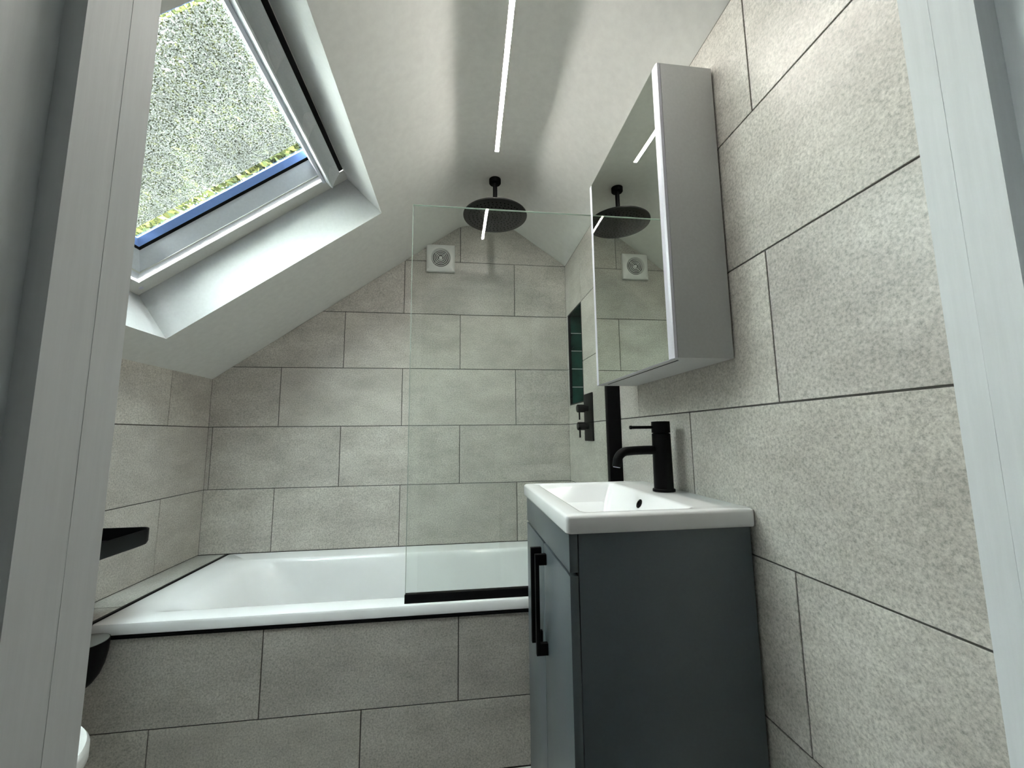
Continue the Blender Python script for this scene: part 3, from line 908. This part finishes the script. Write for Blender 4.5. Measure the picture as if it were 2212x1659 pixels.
for k in range(3):
    t = math.radians(45 + 90 * k if k < 2 else 225)
    ux, uz = math.cos(t), math.sin(t)
    tube('grille_spoke', [(FX + ux * 0.008, -0.018, FZ + uz * 0.008), (FX + ux * 0.050, -0.017, FZ + uz * 0.050)], 0.0013, PLASTIC, fan, 8)
box('maker_mark', FX - 0.068, FX - 0.050, -0.0225, -0.0222, FZ - 0.0585, FZ - 0.0555, GREYMARK, fan)

# ------------------------------------------------------------------ LED strip in the ridge
led = empty('led_strip', (0.129, -1.1, 1.122), 'lit warm white linear led strip running along the ridge', 'light strip')
def yaw_box(x_at, y0, y1, w, z0, z1):
    xa, xb = x_at(y0), x_at(y1)
    v_ = [(xa - w, y0, z0), (xa + w, y0, z0), (xb + w, y1, z0), (xb - w, y1, z0), (xa - w, y0, z1), (xa + w, y0, z1), (xb + w, y1, z1), (xb - w, y1, z1)]
    return v_, [[0, 3, 2, 1], [4, 5, 6, 7], [0, 1, 5, 4], [1, 2, 6, 5], [2, 3, 7, 6], [3, 0, 4, 7]]
d = yaw_box(lx, SY0 + 0.001, SY1 - 0.001, SW - 0.0012, ZL + 0.0012, ZL + 0.005); mk('diffuser', d[0], d[1], LED, led)
d = join(yaw_box(lambda y: lx(y) - SW, SY0, SY1, 0.0012, ZL - 0.0004, ZL + 0.006), yaw_box(lambda y: lx(y) + SW, SY0, SY1, 0.0012, ZL - 0.0004, ZL + 0.006),
         yaw_box(lx, SY0, SY0 + 0.0009, SW, ZL - 0.0004, ZL + 0.006), yaw_box(lx, SY1 - 0.0009, SY1, SW, ZL - 0.0004, ZL + 0.006),
         yaw_box(lx, SY0, SY1, SW + 0.001, ZL + 0.006, ZL + 0.008))
mk('channel', d[0], d[1], PLASTIC, led)

# ------------------------------------------------------------------ shower valve
val = empty('shower_valve', (XR, -0.36, 0.02), 'black rectangular shower valve plate with two round lever knobs', 'shower valve')
box('back_plate', XR - 0.008, XR - 0.0002, -0.4195, -0.2995, -0.085, 0.1335, BLACK, val, 0.002)
for zc in (0.064, -0.0175):
    kn = lathe('knob', (XR - 0.008, -0.36, zc), (-1, 0, 0), [(0, 0.014), (0.016, 0.014), (0.0165, 0.0185), (0.048, 0.0185), (0.050, 0.0170)], BLACK, val, 36)
    kn_y = -0.36
    d = tube_data([(XR - 0.048, kn_y, zc - 0.014), (XR - 0.048, kn_y, zc - 0.052)], 0.0035, 14)
    lv = mk('lever', d[0], d[1], BLACK, kn, True)

# ------------------------------------------------------------------ vanity unit
van = empty('vanity_unit', (0.39, -1.14, ZF), 'tall grey two-door vanity cabinet under the white basin', 'cabinet')
VB, VT, VY0, VY1 = ZF, -0.2435, -1.3895, -0.8935
VX0 = 0.2172
box('side_panel', VX0, 0.577, VY0, VY0 + 0.016, VB, VT, GREYP, van, 0.0008)
box('side_panel', VX0, 0.577, VY1 - 0.016, VY1, VB, VT, GREYP, van, 0.0008)
box('back_panel', 0.566, 0.576, VY0 + 0.017, VY1 - 0.017, VB + 0.1, VT - 0.02, GREYD, van)
box('base_board', VX0, 0.565, VY0 + 0.017, VY1 - 0.017, VB + 0.085, VB + 0.10, GREYD, van)
box('plinth', VX0 + 0.02, VX0 + 0.035, VY0 + 0.017, VY1 - 0.017, VB, VB + 0.084, GREYP, van)
box('fascia', 0.1985, 0.2155, VY0 + 0.0005, VY1 - 0.0005, -0.3155, -0.2450, GREYP, van, 0.0012)
box('front_rail', VX0, VX0 + 0.012, VY0 + 0.017, VY1 - 0.017, -0.335, -0.30, GREYD, van)
MID = -1.1415
for (ya, yb_, hy) in ((VY0 + 0.0005, MID - 0.0015, -1.169), (MID + 0.0015, VY1 - 0.0005, -1.1075)):
    dr_ = box('door', 0.1985, 0.2155, ya, yb_, VB + 0.09, -0.3215, GREYP, van, 0.0014)
    d = join(box_data(0.1712, 0.1805, hy - 0.006, hy + 0.006, -0.567, -0.3405, 0.0008),
             box_data(0.1800, 0.1985, hy - 0.006, hy + 0.006, -0.3655, -0.3405, 0.0006),
             box_data(0.1800, 0.1985, hy - 0.006, hy + 0.006, -0.567, -0.541, 0.0006))
    hd = mk('bar_handle', d[0], d[1], BLACK, dr_, True); hd['label'] = 'square black bar handle'

# ------------------------------------------------------------------ basin
bs = empty('basin', (0.39, -1.14, -0.2435), 'white rectangular ceramic basin on the grey vanity', 'basin')
BZ = -0.207
ax0, ax1, ay0, ay1 = 0.1905, 0.5835, -1.401, -0.8825
L = [rrect(0.212, 0.578, -1.385, -0.898, 0.006, BZ - 0.0355, 5),
     rrect(ax0 + 0.003, ax1, ay0 + 0.003, ay1 - 0.003, 0.009, BZ - 0.0355, 5),
     rrect(ax0 + 0.0005, ax1, ay0 + 0.0005, ay1 - 0.0005, 0.009, BZ - 0.033, 5),
     rrect(ax0, ax1, ay0, ay1, 0.009, BZ - 0.029, 5),
     rrect(ax0, ax1, ay0, ay1, 0.009, BZ - 0.007, 5),
     rrect(ax0 + 0.0015, ax1, ay0 + 0.0015, ay1 - 0.0015, 0.009, BZ - 0.003, 5),
     rrect(ax0 + 0.006, ax1 - 0.002, ay0 + 0.006, ay1 - 0.006, 0.009, BZ - 0.0002, 5),
     rrect(0.229, 0.484, -1.365, -0.892, 0.022, BZ - 0.0022, 5),
     rrect(0.2345, 0.478, -1.3595, -0.8975, 0.018, BZ - 0.0030, 5),
     rrect(0.2375, 0.4745, -1.356, -0.901, 0.016, BZ - 0.0055, 5),
     rrect(0.2430, 0.4685, -1.349, -0.908, 0.016, BZ - 0.016, 5),
     rrect(0.2600, 0.4460, -1.322, -0.938, 0.022, BZ - 0.060, 5),
     rrect(0.2760, 0.4280, -1.296, -0.966, 0.03, BZ - 0.092, 5),
     rrect(0.3000, 0.4040, -1.250, -1.010, 0.03, BZ - 0.102, 5)]
U2 = [rrect(0.29, 0.42, -1.27, -0.99, 0.03, BZ - 0.112, 5), rrect(0.25, 0.47, -1.34, -0.93, 0.02, BZ - 0.05, 5)]
d = loft(U2 + L, True, True)
bb = mk('bowl', d[0], d[1], CERAM, bs, True)
# overflow ring on the rear slope of the bowl
ox, oz = 0.4607, BZ - 0.0307
onr = Vector((-0.89, 0, 0.455))
d = lathe_data((ox, -1.128, oz), onr, [(0, 0.012), (0.0015, 0.012), (0.0025, 0.0105), (0.0026, 0.0065), (0.0005, 0.006)], 32)
mk('overflow_ring', d[0], d[1], BLACK, bs, True)
lathe('waste', (0.352, -1.13, BZ - 0.1022), (0, 0, 1), [(0, 0.030), (0.004, 0.030), (0.006, 0.026)], BLACK, bs, 32)

# ------------------------------------------------------------------ tap
TX, TY = 0.5335, -1.1243
tap = empty('basin_mixer_tap', (TX, TY, BZ), 'matt black single lever mixer tap on the basin', 'tap')
lathe('base_collar', (TX, TY, BZ - 0.0005), (0, 0, 1), [(0, 0.0290), (0.0055, 0.0290), (0.0070, 0.0275)], BLACK, tap, 40)
lathe('body', (TX, TY, BZ + 0.006), (0, 0, 1), [(0, 0.0252), (0.1455, 0.0240), (0.1475, 0.0205), (0.150, 0.0205)], BLACK, tap, 40)
lathe('cartridge_cap', (TX, TY, BZ + 0.1545), (0, 0, 1), [(0, 0.0232), (0.0005, 0.0242), (0.0290, 0.0242), (0.0305, 0.0230)], BLACK, tap, 40)
lathe('lever', (TX - 0.018, TY, BZ + 0.1695), (-1, 0, 0), [(0, 0.0040), (0.064, 0.0040), (0.065, 0.0050), (0.0695, 0.0050), (0.0705, 0.0040)], BLACK, tap, 20)
pts = [(TX - 0.01, TY, -0.0985), (TX - 0.045, TY, -0.0985), (TX - 0.080, TY, -0.0995)]
c0 = Vector((TX - 0.098, TY, -0.0995 - 0.031))
for i in range(1, 9):
    a_ = math.radians(90 + 72 * i / 8)
    pts.append((TX - 0.084 + 0.032 * math.cos(a_) * 1.0 - 0.012, TY, -0.1325 + 0.032 * math.sin(a_)))
lx_, lz_ = pts[-1][0], pts[-1][2]
pts.append((lx_ - 0.0030, TY, lz_ - 0.0185))
tube('spout', pts, 0.0118, BLACK, tap, 28)
ax_ = Vector((-0.16, 0, -1)).normalized()
lathe('aerator', (lx_ - 0.0030, TY, lz_ - 0.0182), ax_, [(0, 0.0095), (0.0022, 0.0090)], ALU, tap, 24)

# ------------------------------------------------------------------ mirror cabinet
CY0, CY1, CZ0, CZ1 = -1.3795, -0.8825, 0.1045, 0.8075
cab = empty('mirror_cabinet', (0.51, -1.13, CZ0), 'wall mounted pale grey bathroom cabinet with a mirrored door', 'cabinet')
box('carcass', 0.4510, 0.5795, CY0, CY1, CZ0 + 0.0005, CZ1, CABG, cab, 0.0008)
dd = box('door', 0.4430, 0.4490, CY0 + 0.001, CY1 - 0.001, CZ0, CZ1, ALU, cab, 0.0005)
vs = [(0.4418, -1.3575, CZ0 + 0.0005), (0.4418, -0.9045, CZ0 + 0.0005), (0.4418, -0.9045, CZ1 - 0.0005), (0.4418, -1.3575, CZ1 - 0.0005),
      (0.4432, -1.3575, CZ0 + 0.0005), (0.4432, -0.9045, CZ0 + 0.0005), (0.4432, -0.9045, CZ1 - 0.0005), (0.4432, -1.3575, CZ1 - 0.0005)]
mk('mirror', vs, [[0, 1, 2, 3], [4, 5, 6, 7], [0, 1, 5, 4], [1, 2, 6, 5], [2, 3, 7, 6], [3, 0, 4, 7]], MIRROR, dd)
def strip(ya, yb_):
    # aluminium edge strip, chamfered outwards
    sg = 1 if yb_ > ya else -1
    poly = [(0.4412, ya), (0.4412, ya + sg * 0.0150), (0.4432, yb_), (0.4500, yb_), (0.4500, yb_ - sg * 0.003), (0.4436, ya)]
    return prism('edge_strip', poly, 'z', CZ0, CZ1, ALU, dd)
strip(-1.3577, CY0 + 0.0002); strip(-0.9043, CY1 - 0.0002)
box('grip_slot', 0.4635, 0.4668, -1.352, -0.927, CZ0 - 0.0004, CZ0 + 0.003, BLACK, cab)
box('wall_rail', 0.5795, XR - 0.0003, CY0 + 0.02, CY1 - 0.02, 0.55, 0.62, GREYD, cab)

# ------------------------------------------------------------------ shelf, holder and toilet on the left wall
shf = empty('wall_shelf', (-1.15, -0.9, -0.35), 'black tray shelf with rounded corner on the left wall', 'shelf')
sx1 = -1.000
def shelf_loop(i_, z, r0=0.040): return rrect(XL + 0.0005 + i_, sx1 - i_, -1.45 + i_, -0.658 - i_, (r0, 0.002, 0.002, r0), z, 8)
d = loft([shelf_loop(0.012, -0.391), shelf_loop(0.003, -0.387), shelf_loop(0.0, -0.379), shelf_loop(0.0, -0.341), shelf_loop(0.0015, -0.3395), shelf_loop(0.003, -0.341), shelf_loop(0.0035, -0.378)], True, True)
mk('tray', d[0], d[1], BLACK, shf, True)

hol = empty('round_bottomed_holder', (-1.02, -0.79, -0.62), 'black round-bottomed holder with pale lid fixed to the bath panel', 'holder')
hx, hy_ = -1.072, -0.795
prof_ = [(0, 0.058), (0.035, 0.0565), (0.065, 0.052), (0.092, 0.043), (0.112, 0.030), (0.126, 0.015), (0.130, 0.004)]
lathe('cup', (hx, hy_, -0.628), (0, 0, -1), prof_, BLACK, hol, 40)
lathe('lid', (hx, hy_, -0.629), (0, 0, 1), [(0, 0.056), (0.002, 0.056), (0.003, 0.045)], LIDG, hol, 40)
box('bracket', hx - 0.015, hx + 0.015, hy_ + 0.03, -0.7392, -0.66, -0.64, BLACK, hol)

toi = empty('toilet', (-1.0, -1.215, ZF), 'white ceramic toilet just inside the doorway on the left', 'toilet')
def dloop(x1, hw, z, n_=32, xw=-1.2355):
    cx = x1 - hw * 1.25
    o_ = [(xw, -1.215 + hw, z)]
    for i in range(n_ + 1):
        t = PI / 2 - PI * i / n_
        o_.append((cx + hw * 1.25 * math.cos(t), -1.215 + hw * math.sin(t), z))
    o_.append((xw, -1.215 - hw, z))
    return o_
d = loft([dloop(0.006-0.86, 0.115, ZF), dloop(0.006-0.85, 0.12, ZF + 0.05), dloop(0.006-0.83, 0.13, ZF + 0.22), dloop(0.006-0.775, 0.165, ZF + 0.36), dloop(0.006-0.765, 0.172, ZF + 0.395)], True, True)
mk('pan', d[0], d[1], CERAM, toi, True)
d = loft([dloop(0.006-0.763, 0.176, ZF + 0.397), dloop(0.006-0.758, 0.180, ZF + 0.402), dloop(0.006-0.758, 0.180, ZF + 0.425), dloop(0.006-0.764, 0.175, ZF + 0.434), dloop(0.006-0.80, 0.15, ZF + 0.438)], True, True)
mk('seat_lid', d[0], d[1], PLASTIC, toi, True)

# ------------------------------------------------------------------ garden trees beyond the roof window
gr = box('ground', -22, -1.75, -14, 16, ZF - 0.6, ZF - 0.5, BOUNCEM); gr['kind'] = 'structure'
def tree(x, y, h, label, seed, leaves, spread):
    rnd = random.Random(seed)
    t = empty('garden_tree', (x, y, ZF - 0.5), label, 'tree', 'trees beyond the roof window')
    z0 = ZF - 0.5
    segs = []; tips = []
    def grow(p, d, ln, r, depth):
        q = p; pts_ = [tuple(p)]
        for k in range(4):
            d = (d + Vector((rnd.uniform(-.22, .22), rnd.uniform(-.22, .22), rnd.uniform(-.05, .15)))).normalized()
            q = q + d * ln / 4; pts_.append(tuple(q))
            if depth >= 2: tips.append(q.copy())
        segs.append(tube_data(pts_, [r * (1 - 0.12 * i) for i in range(5)], 6 if depth < 2 else 4, False))
        if depth < 4:
            for k in range(3 if depth else 6):
                nd = (d * 0.55 + Vector((rnd.uniform(-1, 1), rnd.uniform(-1, 1), rnd.uniform(-0.25, 0.8)))).normalized()
                st = Vector(pts_[rnd.choice([2, 3, 4])])
                grow(st, nd, ln * rnd.uniform(0.55, 0.78), r * 0.55, depth + 1)
    grow(Vector((x, y, z0)), Vector((0, 0, 1)), h * 0.55, 0.11, 0)
    d = join(*segs)
    mk('trunk_and_branches', d[0], d[1], BARK, t, True)
    vs, fs = [], []
    for i in range(leaves):
        c_ = tips[rnd.randrange(len(tips))] + Vector((rnd.gauss(0, spread), rnd.gauss(0, spread), rnd.gauss(0, spread)))
        a = Vector((rnd.gauss(0, 1), rnd.gauss(0, 1), rnd.gauss(0, 1))).normalized()
        _, u, w = frame_from(a)
        l_, w_ = rnd.uniform(0.045, 0.08), rnd.uniform(0.02, 0.034)
        n_ = len(vs)
        vs += [tuple(c_ - u * l_), tuple(c_ + w * w_), tuple(c_ + u * l_), tuple(c_ - w * w_)]
        fs.append([n_, n_ + 1, n_ + 2, n_ + 3])
    f = mk('foliage', vs, fs, LEAF, t); f['kind'] = 'stuff'
tree(-4.4, 4.7, 8.5, 'spring green tree filling most of the roof window', 3, 130000, 0.40)
tree(-12.5, 0.2, 9.5, 'spring green tree standing alone beside the house', 11, 60000, 0.40)
tree(-4.2, 15.5, 14.0, 'tall spring green tree behind the nearest one', 5, 110000, 0.6)
